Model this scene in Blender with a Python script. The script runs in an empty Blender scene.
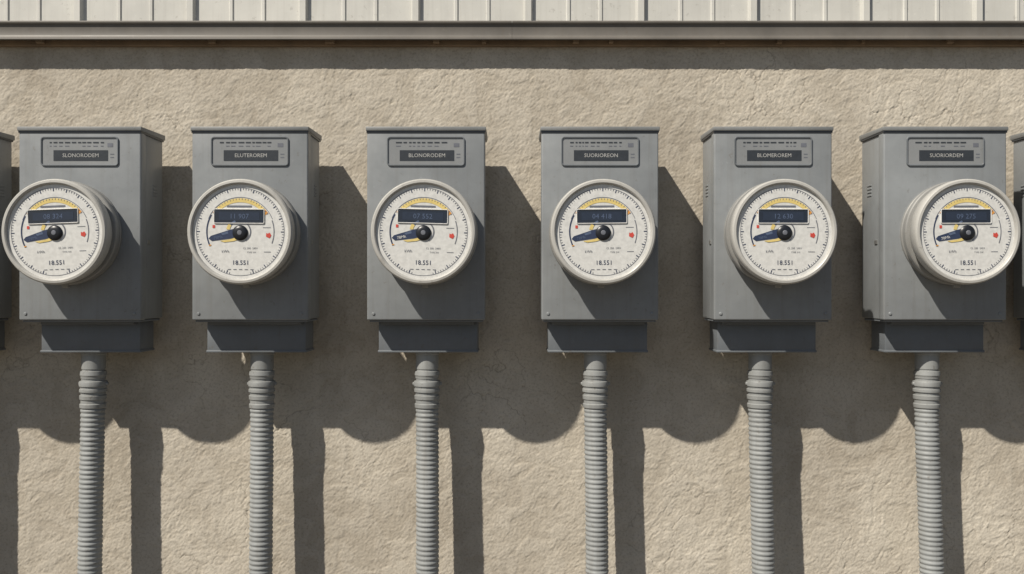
import bpy, bmesh, math, random
import numpy as np
from mathutils import Vector, Matrix
random.seed(7)
S=0.00215      # metres per unit
CZ=1.60        # camera height
D=900.0
scene=bpy.context.scene
col=scene.collection

# ---------------------------------------------------------------- materials
def new_mat(name):
    m=bpy.data.materials.new(name); m.use_nodes=True
    nt=m.node_tree; b=nt.nodes["Principled BSDF"]
    return m,nt,b
def math_n(nt,op,a,b=None,clamp=False):
    n=nt.nodes.new("ShaderNodeMath"); n.operation=op; n.use_clamp=clamp
    for i,v in enumerate((a,b)):
        if v is None: continue
        if isinstance(v,(int,float)): n.inputs[i].default_value=v
        else: nt.links.new(v,n.inputs[i])
    return n.outputs[0]
def noise(nt,vec,scale,detail=4,rough=0.55,dist=0.0):
    n=nt.nodes.new("ShaderNodeTexNoise"); n.inputs["Scale"].default_value=scale
    n.inputs["Detail"].default_value=detail; n.inputs["Roughness"].default_value=rough
    n.inputs["Distortion"].default_value=dist
    nt.links.new(vec,n.inputs["Vector"]); return n.outputs["Fac"]
def ramp(nt,fac,stops):
    r=nt.nodes.new("ShaderNodeValToRGB"); e=r.color_ramp.elements
    while len(e)<len(stops): e.new(0.5)
    for i,(p,c) in enumerate(stops):
        e[i].position=p; e[i].color=(c[0],c[1],c[2],1) if not isinstance(c,float) else (c,c,c,1)
    nt.links.new(fac,r.inputs["Fac"]); return r.outputs["Color"]
def mixc(nt,fac,a,b,mode='MIX'):
    n=nt.nodes.new("ShaderNodeMix"); n.data_type='RGBA'; n.blend_type=mode
    if isinstance(fac,(int,float)): n.inputs[0].default_value=fac
    else: nt.links.new(fac,n.inputs[0])
    for idx,v in ((6,a),(7,b)):
        if isinstance(v,tuple): n.inputs[idx].default_value=(*v,1)
        else: nt.links.new(v,n.inputs[idx])
    return n.outputs[2]
def world_pos(nt):
    return nt.nodes.new("ShaderNodeNewGeometry").outputs["Position"]

def paint(name,c,rough=0.45,var=0.18,dirt=0.35,metal=0.0,bump=0.0,dirtcol=(0.13,0.11,0.085)):
    m,nt,b=new_mat(name); p=world_pos(nt)
    n1=noise(nt,p,8,4,0.68); n2=noise(nt,p,75,4,0.7,0.0)
    lo=tuple(x*(1-var) for x in c); hi=tuple(min(1,x*(1+var)) for x in c)
    base=ramp(nt,n1,[(0.3,lo),(0.7,hi)])
    mp=nt.nodes.new("ShaderNodeMapping"); mp.inputs["Scale"].default_value=(110,110,5)
    nt.links.new(p,mp.inputs["Vector"])
    st=noise(nt,mp.outputs[0],1.0,2,0.6)
    stf=ramp(nt,st,[(0.50,0.0),(0.80,1.0)])
    base=mixc(nt,math_n(nt,'MULTIPLY',stf,dirt*0.35),base,dirtcol)
    spk=ramp(nt,n2,[(0.62,0.0),(0.70,1.0)])
    base=mixc(nt,math_n(nt,'MULTIPLY',spk,dirt*0.7),base,dirtcol)
    # pale chalked spots
    base=mixc(nt,math_n(nt,'MULTIPLY',ramp(nt,n2,[(0.28,1.0),(0.36,0.0)]),dirt*0.5),base,tuple(min(1,x*1.6) for x in c))
    nt.links.new(base,b.inputs["Base Color"])
    r=math_n(nt,'ADD',math_n(nt,'MULTIPLY',n1,0.35),rough-0.17)
    nt.links.new(r,b.inputs["Roughness"]); b.inputs["Metallic"].default_value=metal
    return m

def stucco():
    m,nt,b=new_mat("stucco"); p=world_pos(nt)
    big=noise(nt,p,2.6,4,0.62,0.3); med=noise(nt,p,13,3,0.6,0.5)
    lump=noise(nt,p,60,3,0.6,0.0); fine=noise(nt,p,190,3,0.75)
    skip=noise(nt,p,15,5,0.68,0.9)
    skipf=ramp(nt,skip,[(0.46,0.0),(0.50,0.65),(0.60,1.0)])
    warp=nt.nodes.new("ShaderNodeTexNoise"); warp.inputs["Scale"].default_value=11; warp.inputs["Detail"].default_value=4
    nt.links.new(p,warp.inputs["Vector"])
    vm=nt.nodes.new("ShaderNodeVectorMath"); vm.operation='MULTIPLY_ADD'
    nt.links.new(warp.outputs["Color"],vm.inputs[0]); vm.inputs[1].default_value=(0.18,0.18,0.18)
    nt.links.new(p,vm.inputs[2])
    vo=nt.nodes.new("ShaderNodeTexVoronoi"); vo.feature='DISTANCE_TO_EDGE'; vo.inputs["Scale"].default_value=3.9
    nt.links.new(vm.outputs[0],vo.inputs["Vector"])
    crk=ramp(nt,vo.outputs["Distance"],[(0.0,1.0),(0.007,0.0)])
    mask=ramp(nt,big,[(0.49,0.0),(0.58,0.8)])
    crk=math_n(nt,'MULTIPLY',crk,mask)
    h=math_n(nt,'MULTIPLY',med,0.40)
    h=math_n(nt,'ADD',h,math_n(nt,'MULTIPLY',lump,0.42))
    h=math_n(nt,'ADD',h,math_n(nt,'MULTIPLY',fine,0.54))
    h=math_n(nt,'ADD',h,math_n(nt,'MULTIPLY',math_n(nt,'MULTIPLY',skipf,big),0.30))
    h=math_n(nt,'SUBTRACT',h,math_n(nt,'MULTIPLY',crk,0.26))
    dn=nt.nodes.new("ShaderNodeDisplacement"); dn.inputs["Scale"].default_value=0.0062; dn.inputs["Midlevel"].default_value=0.73
    nt.links.new(h,dn.inputs["Height"]); nt.links.new(dn.outputs[0],nt.nodes["Material Output"].inputs["Displacement"])
    c=ramp(nt,big,[(0.32,(0.40,0.355,0.29)),(0.50,(0.49,0.442,0.367)),(0.68,(0.60,0.55,0.465))])
    c=mixc(nt,math_n(nt,'MULTIPLY',skipf,0.26),c,(0.66,0.615,0.535))
    c=mixc(nt,math_n(nt,'MULTIPLY',ramp(nt,fine,[(0.34,1.0),(0.50,0.0)]),0.45),c,(0.25,0.212,0.16))
    c=mixc(nt,math_n(nt,'MULTIPLY',crk,0.5),c,(0.15,0.12,0.09))
    # rain-washed dirt just below the eave and faint run marks
    mp=nt.nodes.new("ShaderNodeMapping"); mp.inputs["Scale"].default_value=(14,14,1.1)
    nt.links.new(p,mp.inputs["Vector"])
    run=ramp(nt,noise(nt,mp.outputs[0],1.0,4,0.65),[(0.52,0.0),(0.75,1.0)])
    c=mixc(nt,math_n(nt,'MULTIPLY',run,0.30),c,(0.30,0.26,0.20))
    nt.links.new(c,b.inputs["Base Color"]); b.inputs["Roughness"].default_value=0.92
    b.inputs["Specular IOR Level"].default_value=0.2
    m.displacement_method='DISPLACEMENT'
    return m

def flat(name,c,rough=0.45,metal=0.0,coat=0.0):
    m,nt,b=new_mat(name); p=world_pos(nt)
    n=noise(nt,p,120,1,0.6)
    nt.links.new(ramp(nt,n,[(0.3,tuple(x*0.9 for x in c)),(0.7,tuple(min(1,x*1.05) for x in c))]),b.inputs["Base Color"])
    b.inputs["Roughness"].default_value=rough; b.inputs["Metallic"].default_value=metal
    b.inputs["Coat Weight"].default_value=coat; b.inputs["Coat Roughness"].default_value=0.04
    return m

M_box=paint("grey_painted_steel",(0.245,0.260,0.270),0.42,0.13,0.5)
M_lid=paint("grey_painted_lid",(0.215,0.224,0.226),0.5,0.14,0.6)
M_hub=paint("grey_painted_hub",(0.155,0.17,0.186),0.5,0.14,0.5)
M_ring=paint("meter_ring_plastic",(0.47,0.462,0.435),0.35,0.06,0.35)
M_ring2=paint("meter_base_metal",(0.30,0.298,0.285),0.40,0.08,0.4,metal=0.2)
M_face=flat("dial_white",(0.72,0.72,0.70),0.4,0,1.0)
M_navy=flat("dial_navy",(0.03,0.045,0.10),0.4,0,0.6)
M_line=flat("dial_line_grey",(0.16,0.17,0.20),0.5)
M_yel=flat("dial_yellow",(0.76,0.60,0.22),0.45)
M_org=flat("dial_orange",(0.70,0.33,0.08),0.45)
M_red=flat("dial_red",(0.62,0.08,0.06),0.45)
M_black=flat("knob_black",(0.015,0.017,0.022),0.35)
M_lcd=flat("lcd_glass",(0.015,0.020,0.040),0.12,0,1.0)
M_lcd2=flat("lcd_segment_area",(0.025,0.035,0.062),0.3,0,0.6)
M_dig=flat("lcd_digits",(0.10,0.135,0.22),0.4)
M_plate=paint("nameplate_metal",(0.31,0.32,0.325),0.35,0.06,0.35,metal=0.2)
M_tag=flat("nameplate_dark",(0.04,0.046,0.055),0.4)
M_txt=flat("nameplate_text",(0.46,0.46,0.45),0.5)
M_cond=paint("conduit_grey",(0.29,0.303,0.303),0.55,0.14,0.8,metal=0.0)
M_fit=paint("conduit_fitting_metal",(0.31,0.32,0.317),0.45,0.12,0.7,metal=0.15)
M_screw=paint("zinc_screw",(0.4,0.4,0.39),0.35,0.1,0.4,metal=0.7)
M_stucco=stucco()
M_trim=paint("brown_grey_flashing",(0.15,0.138,0.122),0.5,0.15,0.6)
M_siding=paint("cream_metal_siding",(0.62,0.615,0.575),0.45,0.06,0.35)
M_wood=paint("weathered_wood",(0.22,0.15,0.09),0.8,0.3,0.6)

# ---------------------------------------------------------------- mesh helper
class MB:
    def __init__(s): s.v=[]; s.f=[]; s.mi=[]; s.mats=[]
    def mat(s,m):
        if m not in s.mats: s.mats.append(m)
        return s.mats.index(m)
    def add(s,vs,fs,m):
        o=len(s.v); s.v+= [tuple(v) for v in vs]; k=s.mat(m)
        for f in fs: s.f.append([i+o for i in f]); s.mi.append(k)
    def box(s,u0,u1,w0,w1,d0,d1,m,bev=0.8,seg=2,taper=None):
        bm=bmesh.new(); r=bmesh.ops.create_cube(bm,size=1)
        for v in bm.verts:
            v.co=Vector(((u0+u1)/2+v.co.x*(u1-u0), -((d0+d1)/2)+v.co.y*(d1-d0),(w0+w1)/2+v.co.z*(w1-w0)))
            if taper: v.co=taper(v.co)
        if bev>0: bmesh.ops.bevel(bm,geom=bm.edges[:],offset=bev,segments=seg,profile=0.5,affect='EDGES',clamp_overlap=True)
        bm.verts.index_update()
        s.add([v.co.copy() for v in bm.verts],[[v.index for v in f.verts] for f in bm.faces],m); bm.free()
    def lathe(s,prof,m,cu=0,cw=0,n=96):
        vs=[];fs=[]
        for r,d in prof:
            for i in range(n):
                a=2*math.pi*i/n; vs.append((cu+r*math.cos(a),-d,cw+r*math.sin(a)))
        for j in range(len(prof)-1):
            for i in range(n):
                k=(i+1)%n; fs.append([j*n+i,j*n+k,(j+1)*n+k,(j+1)*n+i])
        s.add(vs,fs,m)
    def disc(s,r,d,m,cu=0,cw=0,n=96):
        s.add([(cu+r*math.cos(2*math.pi*i/n),-d,cw+r*math.sin(2*math.pi*i/n)) for i in range(n)],[list(range(n))],m)
    def poly(s,pts,d,m): s.add([(u,-d,w) for u,w in pts],[list(range(len(pts)))],m)
    def rect(s,u0,u1,w0,w1,d,m): s.poly([(u0,w0),(u1,w0),(u1,w1),(u0,w1)],d,m)
    def arc(s,r0,r1,a0,a1,d,m,n=40,cu=0,cw=0):
        vs=[];fs=[]
        for i in range(n+1):
            a=math.radians(a0+(a1-a0)*i/n)
            vs+= [(cu+r0*math.cos(a),-d,cw+r0*math.sin(a)),(cu+r1*math.cos(a),-d,cw+r1*math.sin(a))]
        for i in range(n): fs.append([2*i,2*i+1,2*i+3,2*i+2])
        s.add(vs,fs,m)
    def rrect_frame(s,cu,cw,w,h,r,t,d0,d1,m):
        def rr(w,h,r):
            p=[]
            for cx,cy,a0 in ((w/2-r,h/2-r,0),(-w/2+r,h/2-r,90),(-w/2+r,-h/2+r,180),(w/2-r,-h/2+r,270)):
                for i in range(7):
                    a=math.radians(a0+15*i); p.append((cu+cx+r*math.cos(a),cw+cy+r*math.sin(a)))
            return p
        loops=[(rr(w,h,r),d0),(rr(w,h,r),d1-0.3),(rr(w-0.6,h-0.6,r-0.3),d1),(rr(w-2*t+0.6,h-2*t+0.6,max(.4,r-t+.3)),d1),(rr(w-2*t,h-2*t,max(.4,r-t)),d1-0.3),(rr(w-2*t,h-2*t,max(.4,r-t)),d0)]
        n=28; vs=[];fs=[]
        for L,d in loops: vs+=[(u,-d,ww) for u,ww in L]
        for j in range(5):
            for i in range(n):
                k=(i+1)%n; fs.append([j*n+i,j*n+k,(j+1)*n+k,(j+1)*n+i])
        s.add(vs,fs,m)
        return rr(w-2*t,h-2*t,max(.4,r-t))
    def text(s,body,size,cu,cw,d,m,rot=0):
        c=bpy.data.curves.new("t",'FONT'); c.body=body; c.size=size; c.align_x='CENTER'; c.align_y='CENTER'; c.resolution_u=2
        o=bpy.data.objects.new("t",c); col.objects.link(o)
        dg=bpy.context.evaluated_depsgraph_get(); me=bpy.data.meshes.new_from_object(o.evaluated_get(dg))
        cr,sr=math.cos(rot),math.sin(rot)
        s.add([(cu+v.co.x*cr-v.co.y*sr,-d,cw+v.co.x*sr+v.co.y*cr) for v in me.vertices],[list(p.vertices) for p in me.polygons],m)
        bpy.data.objects.remove(o); bpy.data.meshes.remove(me); bpy.data.curves.remove(c)
    def obj(s,name,parent=None,smooth=35,scale=S,recalc=True):
        me=bpy.data.meshes.new(name); me.from_pydata([(a*scale,b*scale,c*scale) for a,b,c in s.v],[],s.f)
        for m in s.mats: me.materials.append(m)
        me.polygons.foreach_set("material_index",s.mi); me.update()
        if recalc:
            bm=bmesh.new(); bm.from_mesh(me); bmesh.ops.recalc_face_normals(bm,faces=bm.faces[:]); bm.to_mesh(me); bm.free()
        if smooth:
            me.shade_smooth(); me.set_sharp_from_angle(angle=math.radians(smooth))
        o=bpy.data.objects.new(name,me); col.objects.link(o)
        if parent: o.parent=parent
        return o

# ---------------------------------------------------------------- electric meter
def build_meter(idx,cu,front_w,disc_du,rot,digits,plate_txt):
    root=bpy.data.objects.new("electric_meter",None); col.objects.link(root)
    root.location=(cu*S,0,CZ); root.empty_display_size=0.1
    W=front_w*826/900/2
    B,F=20,74
    top,bot=143.5,-30.5
    b=MB()
    b.box(-W+1.0,W-1.0,bot+0.6,top-1,B,F-7,M_box,1.0)
    b.box(-W,W,bot,top-0.5,F-12,F,M_box,1.5,3)
    for sgn in (-1,1):
        for k in range(4):
            b.box(sgn*(W-1)-0.6,sgn*(W-1)+0.6,96-k*3.2,97.6-k*3.2,B+14,B+24,M_box,0.3,1)
        b.box(sgn*(W-1)-0.9,sgn*(W-1)+0.9,40,44,F-22,F-16,M_screw,0.3,1)
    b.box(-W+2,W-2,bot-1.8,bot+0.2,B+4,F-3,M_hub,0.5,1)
    b.obj("housing",root)
    l=MB()
    def tp(co):
        co=co.copy()
        if co.y>-50 and co.z>top+1: co.z+=1.2
        return co
    l.box(-W-1.0,W+1.0,top-0.3,top+3.6,B-2,F+1.8,M_lid,0.8,2,tp)
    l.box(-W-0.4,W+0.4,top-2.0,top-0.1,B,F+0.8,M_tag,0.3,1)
    l.obj("lid",root)
    h=MB(); hw=46.5; hb=-61
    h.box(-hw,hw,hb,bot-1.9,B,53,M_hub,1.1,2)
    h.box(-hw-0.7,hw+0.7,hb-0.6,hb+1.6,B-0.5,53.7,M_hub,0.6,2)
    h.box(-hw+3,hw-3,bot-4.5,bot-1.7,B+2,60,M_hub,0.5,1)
    h.obj("lower_wiring_box",root)
    st=MB()
    for z in (110,20): st.box(-W+14,W-14,z-9,z+9,0.5,B+0.3,M_screw,0.8,1)
    st.obj("mounting_bracket",root)
    sc=MB()
    for (u,w) in ((-W+6,bot+6),(W-6,bot+6)):
        sc.lathe([(1.5,F-0.2),(1.5,F+0.4),(1.1,F+0.8),(0.01,F+0.9)],M_box,u,w,16)
    sc.obj("cover_screws",root)
    n=MB(); pz=124.5
    inner=n.rrect_frame(0,pz,71.5,27,3.2,1.3,F-0.3,F+1.3,M_hub)
    n.poly(inner,F+0.25,M_plate)
    n.rect(-24,26,pz-8.8,pz+1.0,F+0.45,M_tag)
    n.text(plate_txt,4.9,1,pz-3.9,F+0.6,M_txt)
    x=-27.5
    while x<20:
        L=random.uniform(1.6,6.2)
        n.rect(x,x+L,pz+7.4,pz+8.6,F+0.45,M_tag)
        if random.random()<0.8: n.rect(x,x+L*0.8,pz+4.4,pz+5.2,F+0.45,M_line)
        x+=L+random.uniform(0.8,2.0)
    n.rect(28.0,31.5,pz-6,pz-5.2,F+0.45,M_line); n.rect(28.0,31.5,pz-3,pz-2.2,F+0.45,M_line); n.rect(25.5,30.5,pz+4,pz+7.5,F+0.45,M_line)
    n.obj("nameplate",root,smooth=30)
    pu,pw=disc_du,48.9
    g=MB()
    g.lathe([(46.5,F-0.5),(46.5,F+2.6),(45.8,F+3.4),(43.6,F+3.8),(43.6,F+6)],M_ring2,pu,pw)
    g.lathe([(43.6,F+6),(46.4,F+6.4),(47.2,F+7.4),(47.2,F+12.5),(46.4,F+13.5),(43.8,F+14.0),(43.4,F+18.5)],M_ring2,pu,pw)
    g.lathe([(43.4,F+18.5),(45.0,F+18.9),(46.0,F+20.3),(46.7,F+27),(46.7,F+30.5),(46.2,F+32.2),(45.3,F+33),(43.4,F+33.2),(42.6,F+32.6),(41.8,F+30.0)],M_ring,pu,pw)
    g.box(pu-3,pu+3,pw-49.5,pw-43,F+8,F+13,M_ring2,0.6,1)
    g.obj("meter_can",root)
    f=MB(); d0=F+30.2
    f.disc(42.2,d0,M_face)
    d=d0+0.2
    f.arc(38.6,39.0,0,360,d,M_line,120)
    for k in range(100):
        if 258<k*3.6<282: continue
        a=math.radians(k*3.6); big=(k%5==0); r0=35.8 if big else 37.0; r1=38.6; t=0.40 if big else 0.26
        ca,sa=math.cos(a),math.sin(a)
        f.poly([(r0*ca-t*sa,r0*sa+t*ca),(r0*ca+t*sa,r0*sa-t*ca),(r1*ca+t*sa,r1*sa-t*ca),(r1*ca-t*sa,r1*sa+t*ca)][::-1],d,M_navy if big else M_line)
    f.arc(26.0,29.6,42,138,d,M_yel,40)
    f.arc(26.0,29.6,138,146,d,M_org,6); f.arc(26.0,29.6,34,42,d,M_org,6)
    f.arc(30.2,30.7,22,158,d,M_line,40)
    for k in range(22):
        a=math.radians(34+k*5.3); ca,sa=math.cos(a),math.sin(a); r0,r1,t=28.2,29.6,0.2
        f.poly([(r0*ca+t*sa,r0*sa-t*ca),(r1*ca+t*sa,r1*sa-t*ca),(r1*ca-t*sa,r1*sa+t*ca),(r0*ca-t*sa,r0*sa+t*ca)],d+0.15,M_line)
    f.arc(29.0,30.2,150,206,d,M_navy,24); f.arc(29.4,30.2,-20,20,d,M_line,20)
    inner=f.rrect_frame(-1,13.6,45,13.2,1.4,0.8,d0,d0+1.0,M_face)
    f.poly(inner,d+0.1,M_lcd)
    f.rect(-19,17,10.0,17.2,d+0.25,M_lcd2)
    f.text(digits,6.2,-1,13.4,d+0.4,M_dig)
    f.rect(-12,10,21.6,23.2,d+0.05,M_line)
    f.poly([(-3,3.2),(-10,1.4),(-26,-3.8),(-28,-6.2),(-25,-8.4),(-8,-6.0),(-2,-4.4)],d+0.1,M_navy)
    f.poly([(-3,-5.0),(-9,-6.8),(-18,-8.2),(-14,-9.4),(-6,-8.4),(-1,-6.8)],d+0.2,M_yel)
    f.poly([(-11,0.4),(-17,-1.6),(-15.5,-3.2),(-10.4,-1.8)],d+0.25,M_dig)
    f.text("78Mk",3.6,-19.3,-5.4,d+0.3,M_dig if idx%3 else M_face,math.radians(13))
    f.arc(9.5,12.5,145,170,d+0.12,M_yel,8); f.arc(9.5,11.2,115,145,d+0.12,M_dig,8)
    f.arc(8.5,9.6,-60,50,d+0.1,M_line,14)
    f.poly([(22.8,-4.2),(26.0,-5.6),(27.4,-3.0),(26.0,-0.6),(24.4,-1.6),(23.0,-0.9)],d+0.1,M_red)
    f.rect(-24.6,-22.4,3.2,5.8,d+0.1,M_red); f.rect(-27.6,-25.6,-12.6,-11.6,d+0.1,M_org)
    f.text("18.551",5.6,0.5,-27.5,d+0.1,M_navy)
    f.text("kWh",3.4,-13,-17.5,d+0.1,M_line); f.text("CL 200  240V",2.3,9,-14.6,d+0.1,M_line); f.text("TYPE 3W",2.0,10,-18.2,d+0.1,M_line)
    for k in range(5): f.rect(-11+k*5,-8+k*5,-33.6,-33.1,d+0.1,M_line)
    f.rect(21,27,-18,-17.5,d,M_line); f.rect(20,27,3.5,4.0,d,M_line)
    f.lathe([(6.8,d0),(6.8,d0+0.8),(6.0,d0+1.6),(4.2,d0+2.4),(2.2,d0+2.5)],M_black,0,-1,32)
    f.lathe([(2.2,d0+2.5),(1.8,d0+2.9),(0.01,d0+3.0)],M_line,0,-1,24)
    # sheets must face the viewer side of the dial: make every flat face point outwards (-Y)
    o=f.obj("dial_face",root,recalc=False)
    bm=bmesh.new(); bm.from_mesh(o.data)
    for fc in bm.faces:
        fc.normal_update()
        if fc.normal.y>0.5: fc.normal_flip()
    bm.to_mesh(o.data); bm.free()
    o.location=(pu*S,0,pw*S)
    o.rotation_euler=(0,rot,0)
    return root

xs=[-396.6,-240.5,-79.0,80.8,239.6,397.5]
ws=[122,116,118,117,118,123]
dd=[-7.5,0.3,0.8,-0.2,1.2,5.0]
dig=["08 324","11 907","07 552","04 418","12 630","09 275"]
names=["SLONORODEM","ELUTEROREM","BLONORODEM","SUORIOREON","BLOMEROREM","SUORIORDEM"]
allx=[-542]+xs+[543]
for i,cu in enumerate(allx):
    j=i-1
    if j<0 or j>5: build_meter(i,cu,118,0,0.0,"06 118","ELUTEROREM")
    else: build_meter(i,cu,ws[j],dd[j],math.radians(random.uniform(-2.5,2.5)),dig[j],names[j])

# ---------------------------------------------------------------- conduits
def conduit(cu,lean):
    root=bpy.data.objects.new("electrical_conduit",None); col.objects.link(root); root.location=(cu*S,0,CZ)
    ph=random.uniform(0,6)
    def path(z):
        t=max(0,min(1,(-z-100)/200.0)); t=t*t*(3-2*t)
        return (lean*t+0.8*math.sin(z*0.012+ph)*min(1,(-z-61)/60), 37+3*t)
    def sweep(mb,prof,m,n=28):
        vs=[];fs=[]
        for z,r in prof:
            u,d=path(z)
            for i in range(n):
                a=2*math.pi*i/n; vs.append((u+r*math.cos(a),-d+r*math.sin(a),z))
        for j in range(len(prof)-1):
            for i in range(n):
                k=(i+1)%n; fs.append([j*n+i,j*n+k,(j+1)*n+k,(j+1)*n+i])
        mb.add(vs,fs,m)
    c=MB()
    sweep(c,[(-60.5,9),(-61.3,11.6),(-64.0,11.6),(-64.7,10.9),(-78,10.9),(-78.6,10.2),(-80,10.2),(-80.4,11.6),(-84,12.0),(-85,11.3),(-87,11.3),(-87.6,10.6),(-89.4,10.6),(-90,12.5),(-91,12.8),(-94.5,12.7),(-95.2,11.6),
             (-97,11.6),(-97.6,12.4),(-100,12.4),(-100.8,11.0),(-103,11.0),(-103.6,12.2),(-107,12.0),(-108,11.0),(-111,11.0),(-111.8,12.0),(-115,11.8),(-116,10.8)],M_fit)
    for a in range(2):
        sg=1 if a else -1
        c.box(sg*12.0-2,sg*12.0+2,-93.8,-91.2,35,39,M_fit,0.4,1)
    c.obj("conduit_fitting",root,smooth=40)
    t=MB(); prof=[]; z=-115.5; zend=-(CZ/S)-6
    P=4.5
    while z>zend:
        k=random.uniform(-0.12,0.12)
        prof+=[(z,10.35),(z-P*0.18,10.4),(z-P*0.34,10.95+k),(z-P*0.55,11.1+k),(z-P*0.76,10.95+k),(z-P*0.9,10.4)]
        z-=P
    sweep(t,prof,M_cond,24)
    t.obj("flexible_tube",root,smooth=50)
cs=[-401,-239.5,-81.2,80,238,398]
for cu in [-545]+cs+[547]:
    conduit(cu, cu/400.0*2.5)

# ---------------------------------------------------------------- stucco wall
def axis(lo,flo,fhi,hi,fs,csz):
    a=np.arange(lo,flo,csz); b=np.arange(flo,fhi,fs); c=np.arange(fhi,hi+csz,csz)
    return np.concatenate([a,b,c])
X=axis(-6.0,-1.3,1.3,6.0,0.0021,0.05); Z=axis(-0.1,0.9,2.20,2.24,0.0021,0.04)
nx,nz=len(X),len(Z)
co=np.zeros((nz,nx,3),dtype=np.float32); co[:,:,0]=X[None,:]; co[:,:,2]=Z[:,None]
idx=np.arange(nx*nz).reshape(nz,nx)
q=np.stack([idx[:-1,:-1],idx[:-1,1:],idx[1:,1:],idx[1:,:-1]],-1).reshape(-1,4)
me=bpy.data.meshes.new("stucco_wall")
me.vertices.add(nx*nz); me.vertices.foreach_set("co",co.ravel())
me.loops.add(q.size); me.loops.foreach_set("vertex_index",q.ravel().astype(np.int32))
me.polygons.add(len(q)); me.polygons.foreach_set("loop_start",np.arange(0,q.size,4,dtype=np.int32))
me.update(calc_edges=True); me.shade_smooth(); me.materials.append(M_stucco)
wall=bpy.data.objects.new("stucco_wall",me); col.objects.link(wall)
M_core=flat("wall_core",(0.35,0.31,0.26),0.9)
w=MB(); w.box(-2790,2790,-760,280,-140,-8,M_core,0)
o=w.obj("core",wall,smooth=0); o.location=(0,0,CZ)

# ---------------------------------------------------------------- eave trim
def extrude(name,prof,m,x0,x1,parent=None,closed=True,smooth=30):
    b=MB(); n=len(prof)
    vs=[(x0,-d,z) for d,z in prof]+[(x1,-d,z) for d,z in prof]
    fs=[[i,(i+1)%n,n+(i+1)%n,n+i] for i in range(n if closed else n-1)]
    if closed: fs+=[list(range(n)),list(range(n,2*n))]
    b.add(vs,fs,m); return b.obj(name,parent,smooth=smooth)
eave=bpy.data.objects.new("eave_flashing",None); col.objects.link(eave); eave.location=(0,0,CZ)
xx=-2790; k=0
while xx<2790:
    x2=min(2790,xx+930)
    extrude("trim_length_%d"%k,[(0,264),(5,264),(14,262.2),(16.8,261.4),(17.6,260.2),(17.2,258.8),(15.6,258.2),(15.0,256.5),(15.0,248),(15.6,245.8),(17.0,244.8),(17.2,243.4),(16,242.6),(14.8,243.2),(13.8,244.6),(0,245.6)],M_trim,xx+0.1,x2-0.1,eave,smooth=40)
    xx=x2; k+=1
b=MB(); b.box(-2790,2790,239.5,245,0.2,7.5,M_wood,0.5,1)
for x in [-470,-300,-185,-78,-30,60,96,205,262,346,430,505]:
    L=random.uniform(3,11); b.box(x,x+L,240.8,244.4,6.5,random.uniform(10,13.5),M_wood,0.5,1)
b.obj("furring_strip",eave)

# ---------------------------------------------------------------- metal siding above
pts=[(-2790,2)]; x=-2790
while x<2780:
    for (dx,dp) in ((0,2),(1.2,2),(3.2,7),(9,7),(11,2),(44,2),(45,3.4),(47.5,3.4),(48.5,2),(76,2),(77,3.4),(79.5,3.4),(80.5,2)):
        pts.append((x+dx+0.01,dp))
    x+=112
b=MB(); vs=[];fs=[]
for u,dp in pts: vs+=[(u,-dp,255),(u,-dp,760)]
for i in range(len(pts)-1): fs.append([2*i,2*i+2,2*i+3,2*i+1])
b.add(vs,fs,M_siding)
b.box(-2790,2790,282,758,-140,-2,M_core,0)
sd=b.obj("metal_siding",None,smooth=20,recalc=True); sd.location=(0,0,CZ)

# ---------------------------------------------------------------- ground
m,nt,bb=new_mat("dry_ground"); p=world_pos(nt)
g1=noise(nt,p,0.8,3,0.6); g2=noise(nt,p,60,3,0.7)
c=ramp(nt,g1,[(0.3,(0.085,0.073,0.058)),(0.7,(0.13,0.112,0.09))])
c=mixc(nt,math_n(nt,'MULTIPLY',ramp(nt,g2,[(0.5,0.0),(0.7,1.0)]),0.4),c,(0.05,0.045,0.04))
nt.links.new(c,bb.inputs["Base Color"]); bb.inputs["Roughness"].default_value=0.9
bp=nt.nodes.new("ShaderNodeBump"); bp.inputs["Strength"].default_value=0.4; bp.inputs["Distance"].default_value=0.01
nt.links.new(g2,bp.inputs["Height"]); nt.links.new(bp.outputs[0],bb.inputs["Normal"])
me=bpy.data.meshes.new("ground"); R=300
me.from_pydata([(-R,-R,0),(R,-R,0),(R,R,0),(-R,R,0)],[],[(0,1,2,3)]); me.materials.append(m)
col.objects.link(bpy.data.objects.new("ground",me))

# ---------------------------------------------------------------- light
L=Vector((0.97,1.0,-1.5)).normalized()
el=math.asin(-L.z); az=math.atan2(-L.x,-L.y)
sun=bpy.data.lights.new("sun",'SUN'); sun.energy=5.0; sun.angle=math.radians(0.7); sun.color=(1.0,0.93,0.82)
so=bpy.data.objects.new("sun",sun); col.objects.link(so); so.rotation_euler=L.to_track_quat('-Z','Y').to_euler(); so.location=(-3,-4,6)
wd=bpy.data.worlds.new("World"); scene.world=wd; wd.use_nodes=True; nt=wd.node_tree
sky=nt.nodes.new("ShaderNodeTexSky"); sky.sky_type='NISHITA'; sky.sun_disc=False; sky.sun_elevation=el; sky.sun_rotation=az%(2*math.pi)
sky.air_density=1.0; sky.dust_density=1.0
bg=nt.nodes["Background"]; bg.inputs["Strength"].default_value=0.05; nt.links.new(sky.outputs[0],bg.inputs["Color"])

# ---------------------------------------------------------------- camera
cam=bpy.data.cameras.new("camera"); cam.sensor_width=36; cam.lens=36*D/1024; cam.clip_end=1000; cam.clip_start=0.05
cob=bpy.data.objects.new("camera",cam); col.objects.link(cob); cob.location=(0,-D*S,CZ); cob.rotation_euler=(math.radians(90),0,0)
scene.camera=cob
scene.view_settings.view_transform='Standard'; scene.view_settings.look='None'; scene.view_settings.exposure=0
